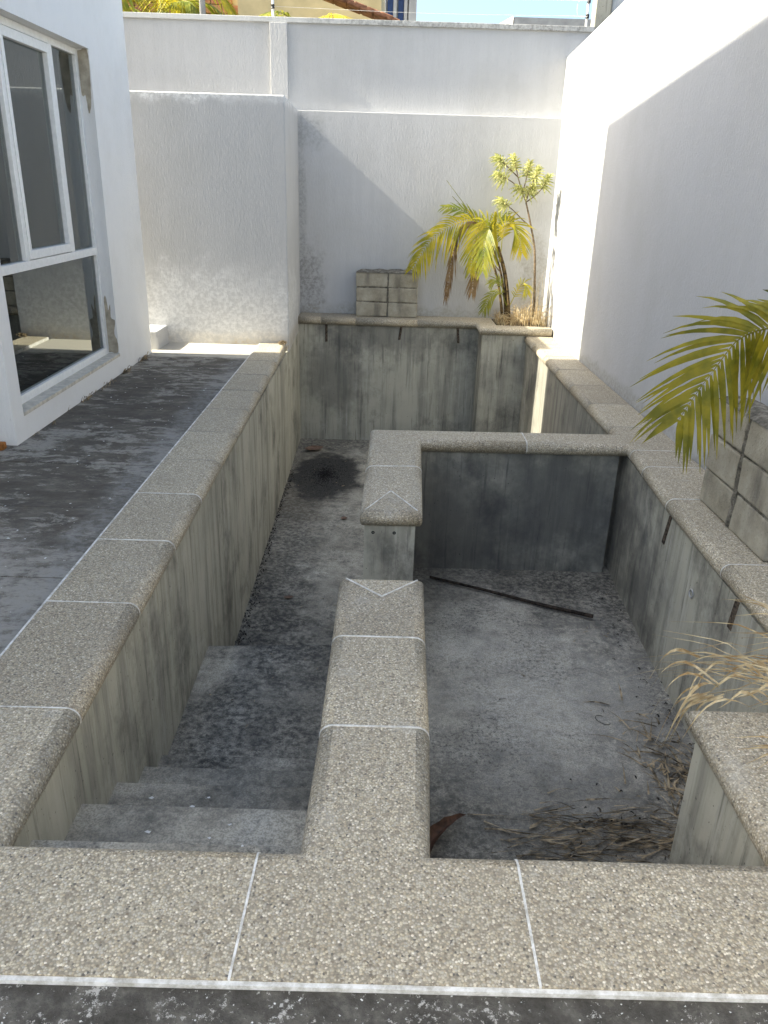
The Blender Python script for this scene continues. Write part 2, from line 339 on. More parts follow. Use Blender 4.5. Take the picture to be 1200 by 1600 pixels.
# ================================================================ SWIMMING POOL
pool = thing('swimming_pool', 'empty bare concrete swimming pool with stairs, dividing walls and pebble coping', 'swimming pool')
prism('wall', [(-1.33,1.22),(-.99,1.22),(-1.075,9.87),(-1.33,9.87)], -1.7, -.091, CON, pool)
prism('wall', [(-.99,1.22),(1.1,1.22),(1.1,1.515),(-.99,1.515)], -1.7, -.092, CON, pool)
prism('wall', [(-.145,1.515),(.125,1.515),(.165,3.06),(-.135,3.06)], -1.65, -.091, CON, pool)
isl = prism('wall', [(-.085,3.875),(.192,3.875),(.235,5.195),(1.66,5.2),(1.66,5.40),(-.06,5.365)], -1.65, -.091, CON, pool)
rw = prism('wall', [(1.62,2.17),(1.98,2.17),(1.98,9.46),(1.70,9.46),(1.715,5.4),(1.715,5.2),(1.665,4.2)], -1.7, -.0915, CON, pool)
prism('wall', [(1.1,1.22),(2.0,1.22),(2.0,2.17),(1.1,2.17)], -1.7, -.091, CON, pool)
bw = prism('wall', [(-1.33,9.87),(2.0,9.87),(2.0,10.2),(-1.33,10.2)], -1.7, -.001, CON, pool)
prism('wall', [(1.165,9.46),(2.0,9.46),(2.0,9.87),(1.165,9.87)], -1.7, -.001, CON, pool)
prism('pool_floor', [(-1.06,1.5),(1.75,1.5),(1.75,5.3),(.05,5.3),(.05,4.13),(-1.06,4.05)], -1.6, -1.0, FLO, pool)
prism('pool_floor', [(-1.15,4.0),(1.8,4.02),(1.8,9.95),(-1.15,9.95)], -1.75, -1.49, FLO, pool)
stair = link('staircase', None, None, pool)
for (y0, y1, z) in ((1.50,1.75,-.20),(1.75,2.09,-.39),(2.09,2.42,-.585),(2.42,2.735,-.785),(2.735,2.99,-.93)):
    me = mesh('step', *prism_vf([(-1.03,y0),(-.12,y0),(-.12,y1+rnd.uniform(-.006,.006)),(-1.03,y1+rnd.uniform(-.006,.006))], -1.2, z)); bevel(me, .008, 2)
    link('step', me, FLO, stair)
# --- coping
cop = link('coping', None, None, pool)
GAP = .0028
def slab(P, rolled, z=0.0): return bullnose('coping_slab', P, rolled, z+rnd.uniform(-.0012,.0012), PEB, cop)
GROUTD = plain('dirty old grout', (.44,.41,.35), .9, .2, 0, .2, 20)
def grout(a, b, ra, rb, z=0.0, wd=.0058, mat=None):
    """white joint from a to b; ra / rb say whether that end runs over a rolled edge"""
    d = Vector((b[0]-a[0], b[1]-a[1])).normalized(); nx, ny = -d.y*wd/2, d.x*wd/2
    P = [(a[0]+nx,a[1]+ny),(a[0]-nx,a[1]-ny),(b[0]-nx,b[1]-ny),(b[0]+nx,b[1]+ny)]
    return bullnose('grout_line', P, ([0] if ra else [])+([2] if rb else []), z+.0014, mat or GROUT, cop, sink=-.0011)
g = GAP
xl = lambda y: -.955-(y-1.55)*.0155                         # pool edge of the left coping
slab([(-1.35,1.175),(-.30-g,1.175),(-.29-g,1.55),(-.955,1.55),(xl(2.1),2.1-g),(-1.35,2.1-g)], [2,3])
slab([(-.30+g,1.175),(.379-g,1.175),(.38-g,1.55),(.158,1.55),(.180,2.05-g),(-.176,2.05-g),(-.187,1.55),(-.29+g,1.55)], [2,3,5,6])
slab([(.379+g,1.175),(1.27,1.175),(1.058,1.55),(.38+g,1.55)], [2])
slab([(1.278,1.175),(2.08,1.175),(2.075,2.21),(1.062,2.21),(1.064,1.55)], [2,3])
grout((-.30,1.175),(-.29,1.55),0,1); grout((.379,1.175),(.38,1.55),0,1); grout((1.274,1.175),(1.061,1.55),0,1)
slab([(-.176,2.05+g),(.180,2.05+g),(.190,2.592-g),(-.174,2.592-g)], [1,3])
A, B, C_, D = (-.174,2.592+g), (.190,2.592+g), (.203,3.10), (-.172,3.10)
ap = (.017,2.912)
slab([A, B, (C_[0],C_[1]-g), (ap[0],ap[1]-g*1.4), (D[0],D[1]-g)], [1,4])
slab([(C_[0]-g,C_[1]), (D[0]+g,D[1]), (ap[0],ap[1]+g*1.4)], [0])
grout((-.176,2.05),(.180,2.05),1,1); grout((-.174,2.592),(.190,2.592),1,1)
grout((D[0]+.03,D[1]-.03), (ap[0]+.002,ap[1]), 0, 0); grout((ap[0]-.002,ap[1]), (C_[0]-.03,C_[1]-.03), 0, 0)
jy = [2.1,2.795,3.405,4.02,4.6,5.2,5.8,6.4,7.0,7.6,8.5]
for a, b in zip(jy, jy[1:]):
    slab([(-1.35,a+g),(xl(a),a+g),(xl(b),b-g),(-1.35,b-g)], [1]); grout((-1.35,a),(xl(a),a),0,1,0.0,.005 if a < 4.3 else .004,GROUT if a < 4.3 else GROUTD)
# island
E_, F2 = (-.108,3.83), (.228,3.835); ap = (.058,4.16)
slab([(E_[0]+g,E_[1]), (F2[0]-g,F2[1]), (ap[0],ap[1]-g*1.4)], [0])
slab([(F2[0],F2[1]+g), (.252,4.60-g), (-.098,4.58-g), (E_[0],E_[1]+g), (ap[0],ap[1]+g*1.4)], [0,2])
grout((E_[0]+.028,E_[1]+.04), ap, 0, 0); grout(ap, (F2[0]-.028,F2[1]+.04), 0, 0); grout((-.098,4.58),(.252,4.60),1,1)
slab([(-.098,4.58+g),(.252,4.60+g),(.268,5.14),(1.0-g,5.15),(.998-g,5.435),(-.088,5.40)], [1,2,4,5])
slab([(1.0+g,5.15),(1.692,5.16),(1.685,5.06+g),(2.058,5.06+g),(2.052,5.62-g),(1.684,5.62-g),(1.683,5.455),(.998+g,5.435)], [0,1,5,6])
grout((1.0,5.15),(.998,5.435),1,1)
xr = lambda y: 1.684-.004*(y-5.6) if y > 5.3 else 1.622+max(0,(y-3.9))*.055
xw = lambda y: 2.092-.0118*(y-2)
for ys_ in ([9.455,8.9,8.25,7.6,6.95,6.3,5.62], [5.06,4.72,4.16,3.32,2.75,2.22]):
    for b, a in zip(ys_, ys_[1:]):
        slab([(xr(a),a+g),(xw(a)-.012,a+g),(xw(b)-.012,b-g),(xr(b),b-g)], [3])
        grout((xr(b),b),(xw(b)-.02,b),1,0,0.0,.005 if b < 5.3 else .004,GROUT if b < 5.3 else GROUTD)
grout((xr(5.62),5.62),(xw(5.62)-.02,5.62),1,0,0.0,.004,GROUTD)
# back coping, one slab higher
zb = .09
for a, b in ((-1.09,-.80),(-.80,-.37),(-.37,.40)):
    slab([(a+g,9.82),(b-g,9.82),(b-g,10.19),(a+g,10.19)], [0], zb); grout((b,9.82),(b,10.19),1,0,zb,.004,GROUTD)
slab([(.40+g,9.82),(1.115,9.82),(1.115,9.415),(1.985,9.415),(1.985,9.62),(1.34,9.62),(1.34,10.19),(.40+g,10.19)], [0,1,2], zb)
# white edging round the outside of the coping
box('edging_line', (-1.362,-1.351,1.176,8.5,-.05,-.003), GROUT, cop); box('edging_line', (-1.362,2.08,1.164,1.1745,-.05,-.004), GROUT, cop)
# --- slots left by the formwork, pipe stubs
def slot(x, y, z0, z1, axis, par, lean=0.0, wd=.032):
    if axis == 'y': V, F = box_vf(x-wd/2, x+wd/2, y-.006, y+.02, z0, z1)
    else: V, F = box_vf(x-.006 if axis == 'x' else x-.02, x+.02 if axis == 'x' else x+.006, y-wd/2, y+wd/2, z0, z1)
    V = [(vx+(lean*(z1-vz) if axis == 'y' else 0), vy+(lean*(z1-vz) if axis != 'y' else 0), vz) for vx, vy, vz in V]
    return link('form_slot', bevel(mesh('form_slot', V, F), .004, 1), RUST, par)
slot(-.737,9.87,-.215,.0,'y',bw); slot(.196,9.87,-.165,.0,'y',bw,-.12); slot(.90,9.87,-.185,.0,'y',bw,.1)
lw = [o for o in pool.children if o.name == 'wall'][0]
slot(xl(7.6)-.001-.035+.012,7.6,-.21,-.092,'l',lw,0,.04)
slot(1.664,4.12,-.285,-.092,'x',rw,.25,.04); slot(1.645,3.14,-.26,-.092,'x',rw,.15,.05)
def ring(name, c, R, r, nrm, mat, par, k=16, m=6):
    nrm = Vector(nrm).normalized(); a = nrm.orthogonal().normalized(); b = nrm.cross(a); V, F = [], []
    for i in range(k):
        q = 2*math.pi*i/k; u = a*math.cos(q)+b*math.sin(q)
        for j in range(m):
            s = 2*math.pi*j/m; V.append(Vector(c)+u*(R+r*math.cos(s))+nrm*r*math.sin(s))
    for i in range(k):
        for j in range(m): F.append((i*m+j, ((i+1)%k)*m+j, ((i+1)%k)*m+(j+1)%m, i*m+(j+1)%m))
    return link(name, mesh(name, V, F, True), mat, par)
ring('pipe_stub', (1.648,3.64,-.33), .022, .005, (1,0,0), PIPE, rw)
for x in (-.036,.079): ring('pipe_stub', (x,3.877,-.135), .006, .005, (0,1,0), BLACK, isl, 12, 6)

# ================================================================ BOUNDARY WALLS
bk = thing('boundary_wall', 'tall white stucco boundary wall across the back, thicker below its ledge', 'wall')
box('lower_panel', (-1.3,2.3,10.2,10.3,-.1,2.40), STUL, bk, .008)
box('upper_panel', (-7,2.27,10.301,10.42,-.1,3.285), STU, bk)
box('pilaster', (-1.41,-1.21,10.262,10.3005,2.39,3.284), STU, bk, .006)
box('cap', (-7,2.272,10.275,10.45,3.2855,3.34), mk_stucco('weathered cap', .6, (.55,.55,.535), 1, [((.6,10.27,3.3), .5, (.35,.3,2), (.16,.16,.15), .7), ((1.9,10.27,3.3), .3, (.8,.3,2), (.2,.2,.19), .7)]), bk, .006)
gw = thing('garden_wall', 'lower white stucco wall block beside the house, ending at the pool', 'wall')
prism('wall_body', [(-7,8.55),(-1.045,8.55),(-1.095,10.199),(-1.245,10.199),(-1.2,8.70),(-7,8.70)], -.1, 2.395, STUG, gw, .012)
rwall = thing('boundary_wall', 'long white stucco wall on the right, partly in bright sun', 'wall')
V = []
for y, zt in ((-11,4.4),(10.3,3.03)):  # near end extended unseen behind the camera to bounce sunlight back
    x = xw(y); V += [(x,y,-.1),(x+.2,y,-.1),(x+.2,y,zt),(x,y,zt)]
link('wall_body', bevel(mesh('wall_body', V, [(0,1,2,3),(7,6,5,4),(0,4,5,1),(1,5,6,2),(2,6,7,3),(3,7,4,0)]), .01), STUR, rwall)
kb = box('kerb', (-2.75,-2.35,8.12,8.54,-.05,.16), STU, None, .015); tag(kb, 'low white kerb at the far corner of the house', 'kerb')

# ================================================================ HOUSE
house = thing('house', 'white rendered house with a tall aluminium window beside the terrace', 'house')
X0, Y0, Y1, YN, HT = -2.38, 4.86, 7.98, .3, 5.85
YB = Y1-.3  # unseen end wall skewed back so sun clears it to the terrace
wy0, wy1, wz0, wz1 = 5.01, 7.0, .15, 2.53
# face with the window opening and its reveals, one mesh
gy = [Y0, wy0, wy1, Y1]; gz = [-.05, wz0, wz1, HT]; V, F = [], []
for z in gz:
    for y in gy: V.append((X0, y, z))
for k in range(3):
    for j in range(3):
        if (j, k) != (1, 1): F.append((k*4+j+1, k*4+j, (k+1)*4+j, (k+1)*4+j+1))
b = len(V); V += [(X0-.16,y,z) for y, z in ((wy0,wz0),(wy1,wz0),(wy1,wz1),(wy0,wz1))]
q = [5, 6, 10, 9]
for i in range(4): F.append((q[i], q[(i+1)%4], b+(i+1)%4, b+i))
c = len(V); V += [(-6,Y0,-.05),(-6,YB,-.05),(-6,YB,HT),(-6,Y0,HT)]
F += [(0,c,c+3,12),(3,15,c+2,c+1),(12,13,14,15,c+2,c+3),(c,c+1,c+2,c+3)]
V = [(x, y, z+(Y1-y)*.12 if z == HT else z) for x, y, z in V]          # unseen roof line, raked to slope its shadow on the right wall
wb = link('wall', mesh('wall', V, F), STUH, house)
V, F = prism_vf([(-9,YN),(-3.3,YN),(-3.3,Y0-.002),(-9,Y0-.002)], -.05, 7.0); V = [(x, y, z+(Y0-y)*.13 if z > 6 else z) for x, y, z in V]
link('shade_wing', mesh('shade_wing', V, F), STUH, house)  # unseen block sized to shade the near pool, leaving ground behind camera sunlit
# room behind the glass
V, F = box_vf(-5.9, X0-.162, Y0+.05, YB-.05, .0, 2.9); F = [f[::-1] for f in F if f != (1,2,6,5)]
link('room', mesh('room', V, F), DARKROOM, house)
win = link('window', None, None, house)
xf = X0-.095
def bar(y0, y1, z0, z1, d0=0.0, d1=.05, par=win, nm='frame'): return box(nm, (xf-d1, xf-d0, y0, y1, z0, z1), ALU, par, .004)
bar(wy0,wy1,wz0+.001,wz0+.06); bar(wy0,wy1,wz1-.05,wz1-.001); bar(wy0+.001,wy0+.045,wz0+.06,wz1-.05); bar(wy1-.045,wy1-.001,wz0+.06,wz1-.05)
bar(wy0+.045,wy1-.045,1.0,1.06,-.006,.05,nm='transom'); my = (5.62, 6.43)
bar(my[0]-.03,my[0]+.02,1.06,wz1-.05,-.004,.05,nm='mullion'); bar(my[1]-.01,my[1]+.055,1.06,wz1-.05,-.004,.05,nm='mullion')
sash = link('sash', None, None, house)
for (y0,y1,z0,z1) in ((my[0]+.022,my[1]-.012,1.065,1.125),(my[0]+.022,my[1]-.012,wz1-.115,wz1-.055),(my[0]+.022,my[0]+.065,1.125,wz1-.115),(my[1]-.055,my[1]-.012,1.125,wz1-.115)):
    bar(y0,y1,z0,z1,-.010,.035,sash,'sash_rail')
def pane(y0, y1, z0, z1, par): return box('pane', (xf-.032, xf-.026, y0, y1, z0, z1), GLASS, par)
pane(wy0+.04,wy1-.04,wz0+.055,1.01,win); pane(wy0+.04,my[0]-.02,1.05,wz1-.045,win); pane(my[1]+.05,wy1-.04,1.05,wz1-.045,win); pane(my[0]+.06,my[1]-.05,1.12,wz1-.11,sash)
box('sill', (X0-.093, X0+.006, wy0-.0, wy1-.002, wz0-.02, wz0+.006), STAINSILL, house, .003)
def patch(name, pts, axis, at, th, mat, par):
    """thin uneven skin where the render has come away"""
    P = catmull([(p[0],p[1],0) for p in pts]+[(pts[0][0],pts[0][1],0)], 40)[:-1]
    V = []
    for s in (0, th):
        for p in P:
            u, v = p.x+rnd.uniform(-.002,.002), p.y+rnd.uniform(-.004,.004)
            V.append((u, at-s, v) if axis == 'y' else (at+s, u, v))
    n = len(P); F = [tuple(range(n)), tuple(range(n,2*n))[::-1]]+[(i,(i+1)%n,(i+1)%n+n,i+n) for i in range(n)]
    return link(name, mesh(name, V, F), mat, par)
xa, xb = X0-.088, X0-.012
patch('bare_patch', [(xa,2.515),(xb,2.515),(xb+.002,2.3),(xb-.01,2.14),(xa+.04,2.08),(xa+.03,2.2),(xa,2.22)], 'y', wy1, .003, CEM, house)
patch('bare_patch', [(xa,.165),(xb,.16),(xb+.004,.27),(xb-.014,.33),(xb+.002,.44),(xb-.03,.47),(xb-.026,.58),(xa+.028,.53),(xa+.02,.64),(xa,.60)], 'y', wy1, .003, CEM, house)

# ================================================================ BLOCK PIERS
def pier(name, label, origin, along, depth, cols, lens, h, rows, mort):
    """along: unit vector of the face, depth: unit vector into the pier"""
    t = thing(name, label, 'block pier', 'cement block piers on the coping')
    al, de = Vector(along), Vector(depth); o = Vector(origin); L = sum(lens)+mort*(cols-1)
    def pbox(nm, u0, u1, d0, d1, z0, z1, mat, bev=0, jit=0):
        V, F = box_vf(u0,u1,d0,d1,z0,z1); V = [o+al*v[0]+de*v[1]+Vector((0,0,v[2])) for v in V]
        V = [v+Vector((rnd.uniform(-jit,jit),rnd.uniform(-jit,jit),rnd.uniform(-jit,jit))) for v in V]
        me = mesh(nm, V, F); bm = bmesh.new(); bm.from_mesh(me); bmesh.ops.recalc_face_normals(bm, faces=bm.faces); bm.to_mesh(me); bm.free()
        if bev: bevel(me, bev)
        return link(nm, me, mat, t)
    d = .19; rh = (h-.014*(rows))/rows
    pbox('mortar', .012, L-.012, .012, d-.01, .002, h-.012, MOR)
    for r in range(rows):
        u = 0; z = .004+r*(rh+.014)
        for l in lens:
            pbox('cement_block', u, u+l, rnd.uniform(-.004,.004), d, z, z+rh, BLK, .010, .005); u += l+mort
    u = 0
    for l in lens[:-1]:
        u += l; n = 16; V, F = [], []
        for i in range(n+1):
            for j in range(4):
                V.append(o+al*(u+mort*(-.15+1.3*j/3)+rnd.uniform(-.005,.005))+de*((.008 if j in (0,3) else -.004)+rnd.uniform(-.006,.006))+Vector((0,0,.006+(h-.016)*i/n)))
        for i in range(n):
            for j in range(3): F.append((i*4+j,i*4+j+1,(i+1)*4+j+1,(i+1)*4+j))
        link('mortar_bead', mesh('mortar_bead', V, F, True), MOR, t)
    # lumpy cap of mortar
    n = 14; V, F = [], []
    for i in range(n+1):
        for j, dd in enumerate((-.004,.05,.12,d+.004)):
            zt = h-.010+(.022+rnd.uniform(0,.02))*(0 < j < 3)*(0 < i < n)
            V.append(o+al*(L*i/n+rnd.uniform(-.004,.004))+de*dd+Vector((0,0,zt)))
    for i in range(n):
        for j in range(3): F.append((i*4+j,(i+1)*4+j,(i+1)*4+j+1,i*4+j+1))
    me = mesh('mortar_cap', V, F, True); link('mortar_cap', me, MOR, t)
    return t, o, al, de, L
pier('block_pier', 'grey cement block pier against the back white wall', (-.378,10.005,.092), (1,0,0), (0,1,0), 2, (.39,.365), .54, 3, .010)
pier('block_pier', 'large grey cement block pier by the right wall behind the hanging frond', (1.822,4.165,.002), (0,-1,0), (1,0,0), 2, (.38,.41), .60, 3, .03)

# ================================================================ PLANTS
def even(P, n):
    D = [0]
    for a, b in zip(P, P[1:]): D.append(D[-1]+(b-a).length)
    out, k = [], 0
    for i in range(n+1):
        d = D[-1]*i/n
        while k < len(P)-2 and D[k+1] < d: k += 1
        out.append(P[k].lerp(P[k+1], (d-D[k])/max(1e-9, D[k+1]-D[k])))
    return out
def frond_vf(pts, n, L, wd, nrm, ang=50, droop=.25, start=.18, sides=(1,-1), rr=.006, seed=0, taper=.35, jit=6):
    r = random.Random(seed); P = even(catmull(pts, 120), 40); N_ = Vector(nrm).normalized(); V, F = [], []
    tv, tf = tube_vf(P, [rr*(1-.8*i/40) for i in range(41)], 5); V += tv; F += tf
    for i in range(n):
        t = start+(1-start)*(i+.5)/n; k = t*40; a = int(min(k,39)); p = P[a].lerp(P[a+1], k-a); T = (P[min(a+2,40)]-P[max(a-1,0)]).normalized()
        S = T.cross(N_).normalized(); u = (t-start)/(1-start)
        pl = (.55+.45*math.sin(min(1,u*2.2)*math.pi/2))*(1-(1-taper)*max(0,(u-.45)/.55)**1.4)
        for sg in sides:
            an = rad(ang*(1-.35*u)+r.uniform(-jit,jit)); l = L*pl*r.uniform(.86,1.08)
            d = (T*math.cos(an)+S*sg*math.sin(an)+N_*r.uniform(-.12,.12)).normalized()
            wv = N_.cross(d).normalized(); dz = droop*r.uniform(.6,1.4)
            base = len(V); seg = 5; p0 = p+S*sg*rr*.4
            for q in range(seg+1):
                s = q/seg; c = p0+d*(l*s)+Vector((0,0,-dz*l*s*s)); ww = wd*(.35+.65*min(1,s*4))*(1-s**2.2)*.5+.0006
                V += [c+wv*ww, c-wv*ww+N_*.0]
            for q in range(seg): F.append((base+2*q, base+2*q+1, base+2*q+3, base+2*q+2))
    return V, F
def frond(name, parent, mat, *a, **k): return link(name, mesh(name, *frond_vf(*a, **k)), mat, parent)
# --- palm in the far planter
pb = thing('palm_plant', 'small yellowing palm in the far corner planter with a brown dead frond', 'palm')
soil = prism('planter_soil', [(1.342,9.622),(1.983,9.622),(1.983,10.188),(1.342,10.188)], -.05, .075, SOIL, None); tag(soil, 'dark soil in the far corner planter', 'soil')
base = (1.50, 9.88, .08)
for i in range(6):
    dx, dy = rnd.uniform(-.045,.045), rnd.uniform(-.04,.04)
    tube('stem', [(1.50+dx,9.88+dy,.05),(1.46+dx*1.2,9.88+dy,.35),(1.385+dx*1.5,9.88+dy*1.2,.68),(1.26+dx*2,9.87+dy*1.5,.98)], (.020,.009), TRUNK, pb, 7, 14)
cr = Vector((1.33,9.87,.80))
FR = [ # points, n, L, w, mat, droop, sides
 ([(1.34,9.87,.75),(1.12,9.84,1.20),(.85,9.80,1.24),(.52,9.78,1.05),(.30,9.78,.70)], 34, .30, .022, PALM_Y, .55, (0,-1,.1), 55),
 ([(1.33,9.88,.80),(1.13,9.92,1.20),(.90,9.95,1.36),(.64,9.98,1.40)], 22, .20, .018, PALM_G, .3, (0,-1,.2), 40),
 ([(1.34,9.86,.85),(1.17,9.82,1.26),(1.03,9.70,1.10),(.98,9.62,.70)], 26, .26, .020, PALM_Y, .35, (.2,-1,.1), 42),
 ([(1.33,9.86,.80),(1.21,9.8,1.18),(1.13,9.66,1.05),(1.12,9.55,.72)], 26, .27, .020, PALM_G, .35, (-.3,-1,.1), 45),
 ([(1.36,9.88,.80),(1.38,9.88,1.20),(1.50,9.82,1.22),(1.60,9.78,.92)], 26, .26, .019, PALM_Y, .4, (.1,-1,.1), 48),
 ([(1.36,9.9,.8),(1.30,9.95,1.15),(1.36,10.0,1.32),(1.50,10.04,1.28)], 20, .22, .018, PALM_G, .3, (0,-1,.3), 45),
 ([(1.36,9.86,.8),(1.26,9.8,1.12),(1.24,9.72,1.36)], 16, .10, .02, PALM_Y, .1, (0,-1,0), 18),
 ([(1.32,9.86,.85),(1.05,9.82,1.22),(.84,9.80,1.14),(.76,9.8,.72),(.72,9.8,.36)], 30, .16, .014, DEAD, .9, (0,-1,0), 25),
 ([(1.36,9.86,.7),(1.18,9.78,.85),(1.06,9.74,.70),(1.03,9.73,.45)], 16, .18, .014, DEAD, .8, (0,-1,0), 30),
 ([(1.48,9.84,.30),(1.38,9.76,.46),(1.26,9.70,.42),(1.17,9.68,.24)], 16, .16, .014, PALM_G, .4, (0,-1,.2), 45),
 ([(1.50,9.86,.25),(1.60,9.80,.50),(1.66,9.75,.58),(1.70,9.72,.45)], 14, .17, .013, PALM_Y, .4, (0,-1,.2), 45),
 ([(1.44,9.86,.45),(1.34,9.8,.60),(1.24,9.76,.56)], 12, .14, .013, PALM_G, .4, (0,-1,.2), 45)]
for i, (pts, n, L, wd, mt, dr, nr, an) in enumerate(FR): frond('frond', pb, mt, pts, n, L, wd, nr, an, dr, .30, seed=i, rr=.007)
tube('spear', [(1.34,9.87,.75),(1.12,9.86,1.15),(.66,9.84,1.69)], (.008,.002), PALM_G, pb, 5, 10)
tube('spear', [(1.34,9.88,.78),(1.05,9.88,1.22),(.74,9.86,1.52)], (.008,.003), PALM_G, pb, 5, 10)
# --- variegated little tree
vt = thing('small_tree', 'slender variegated little tree in the far corner, taller than the palm', 'tree')
tube('trunk', [(1.83,9.95,.05),(1.835,9.95,.30),(1.80,9.95,.74),(1.765,9.95,1.0),(1.69,9.95,1.26),(1.62,9.95,1.48)], (.017,.010), BARK, vt, 7, 24)
tips = []
for P in ([(1.71,9.95,1.20),(1.60,9.93,1.28),(1.48,9.90,1.38),(1.33,9.86,1.48)], [(1.62,9.95,1.48),(1.57,9.96,1.58),(1.50,9.95,1.75),(1.44,9.93,1.92)], [(1.62,9.95,1.48),(1.70,9.93,1.54),(1.79,9.90,1.64),(1.82,9.88,1.72)],
          [(1.57,9.95,1.58),(1.60,9.97,1.72),(1.62,9.98,1.86)], [(1.54,9.95,1.62),(1.42,9.90,1.70),(1.28,9.86,1.76)], [(1.62,9.94,1.50),(1.66,9.9,1.66),(1.70,9.86,1.80)], [(1.50,9.95,1.75),(1.36,9.94,1.86),(1.27,9.92,1.93)]):
    tube('branch', P, (.008,.005), BARK, vt, 5, 10); tips.append((Vector(P[-1]), (Vector(P[-1])-Vector(P[-2])).normalized()))
tips += [(Vector((1.53,9.92,1.62)), Vector((-.6,-.4,.4)).normalized()), (Vector((1.66,9.90,1.64)), Vector((.2,-.6,.5)).normalized())]
def rosette(c, ax, n, L, wd, r):
    V, F = [], []
    for i in range(n):
        a = i*2.39996; b = rad(20+70*i/n); u = ax.orthogonal().normalized(); v = ax.cross(u)
        d = (ax*math.cos(b)+(u*math.cos(a)+v*math.sin(a))*math.sin(b)).normalized(); l = L*r.uniform(.75,1.1)
        wv = d.cross(Vector((r.uniform(-.3,.3),-1,r.uniform(-.3,.3)))).normalized(); p = c-ax*(.13*i/n); bb = len(V)
        for q in range(5):
            s = q/4; x = p+d*l*s+Vector((0,0,-.45*l*s*s)); ww = wd*math.sin(math.pi*(.12+.88*s))*.5+.0005; V += [x+wv*ww, x-wv*ww]
        for q in range(4): F.append((bb+2*q,bb+2*q+1,bb+2*q+3,bb+2*q+2))
    return V, F
for i, (p, ax) in enumerate(tips):
    link('leaf_cluster', mesh('leaf_cluster', *rosette(p+ax*.03, ax, 44, .13, .017, random.Random(50+i))), VARI, vt)
# --- grass as curved ribbons
def ribbons(name, label, cat, mat, items, parent=None):
    """items: (points, width)"""
    V, F = [], []
    for pts, wd in items:
        P = catmull(pts, 8); b = len(V); up = Vector((rnd.uniform(-.5,.5),rnd.uniform(-.5,.5),1)).normalized()
        for i, p in enumerate(P):
            T = (P[min(i+1,8)]-P[max(i-1,0)]).normalized(); s = T.cross(up).normalized(); tw = s*math.cos(i*.25)+up*math.sin(i*.25)
            ww = wd*(1-(i/8)**2*.85)*.5; V += [p+tw*ww, p-tw*ww]
        for i in range(8): F.append((b+2*i,b+2*i+1,b+2*i+3,b+2*i+2))
    return tag(link(name, mesh(name, V, F), mat), label, cat, None, 'stuff')
it = []
for i in range(420):
    x, y = rnd.uniform(1.36,1.97), rnd.uniform(9.60,10.14); h = rnd.uniform(.08,.24)*(1.25 if x > 1.6 else .8); dx, dy = rnd.uniform(-.12,.12), rnd.uniform(-.14,.08)
    it.append(([(x,y,.07),(x+dx*.3,y+dy*.3,.07+h*.7),(x+dx,y+dy,.07+h*rnd.uniform(.5,1.1))], .007))
for i in range(26):
    x, y = rnd.uniform(1.80,1.96), rnd.uniform(9.9,10.15); h = rnd.uniform(.3,.7)
    it.append(([(x,y,.07),(x+rnd.uniform(-.02,.02),y,.07+h*.6),(x+rnd.uniform(-.05,.05),y,.07+h)], .006))
ribbons('dry_grass', 'dry orange brown grass filling the far corner planter', 'grass', STRAW, it)
# --- palm at the right edge
pr = thing('palm_plant', 'olive green palm at the right edge with fronds drooping over the coping', 'palm')
tube('stem', [(1.98,2.05,.0),(1.97,2.1,.35),(1.95,2.2,.75)], (.035,.018), TRUNK, pr, 8, 10)
frond('frond', pr, PALM_R, [(1.95,2.2,.75),(1.93,2.6,1.06),(1.72,2.95,1.17),(1.56,3.20,1.12),(1.527,3.38,1.05),(1.50,3.42,.992),(1.467,3.45,.90),(1.416,3.47,.787),(1.352,3.48,.639)], 31, .40, .024, (-.15,-1,.1), 52, .30, .57, seed=3, rr=.008, jit=5, taper=.42)
frond('frond', pr, PALM_D, [(1.95,2.2,.75),(2.0,2.7,1.10),(1.93,3.2,1.24),(1.84,3.4,1.225),(1.74,3.55,1.20)], 10, .33, .022, (-.15,-1,.25), 24, .0, .6, seed=8, rr=.008)
frond('frond', pr, PALM_D, [(1.95,2.2,.75),(2.02,1.8,1.3),(2.04,1.2,1.5),(2.03,.7,1.3)], 30, .35, .026, (-1,0,.2), 55, .2, .3, seed=9)
# --- dry grass hanging over the near right coping
it = []
for i in range(46):                                            # stalks, nearly straight, lying across the coping
    y0 = rnd.gauss(2.30,.09); x0 = rnd.uniform(1.46,1.70); l = rnd.uniform(.20,.72)*(1 if i%3 else .7); a = rnd.gauss(.05,.24); z0 = rnd.uniform(.012,.09); up = rnd.gauss(.02,.06)
    ex, ey = x0-l*math.cos(a), y0+l*math.sin(a); kk = rnd.gauss(0,.016)
    it.append(([(x0,y0,.02),(x0+(ex-x0)*.45,y0+(ey-y0)*.45+kk,z0+.02),(x0+(ex-x0)*.62,y0+(ey-y0)*.62+kk,z0+.02+up*l*.5),(ex,ey,max(.008 if ex > 1.07 and ey < 2.2 else -.05, z0+up*l-.02))], rnd.uniform(.0025,.007)))
for i in range(26):                                            # flat dead blades, bent over
    y0 = rnd.gauss(2.28,.08); x0 = rnd.uniform(1.15,1.62); l = rnd.uniform(.10,.26); a = rnd.gauss(0,.6); dn = rnd.uniform(.02,.12) if x0-l < 1.08 or y0 > 2.24 else 0
    it.append(([(x0,y0,.03),(x0-l*.5*math.cos(a),y0+l*.5*math.sin(a),.06+rnd.uniform(0,.04)),(x0-l*.8*math.cos(a),y0+l*.8*math.sin(a),.035),(x0-l*math.cos(a),y0+l*math.sin(a),.012-dn)], rnd.uniform(.008,.016)))
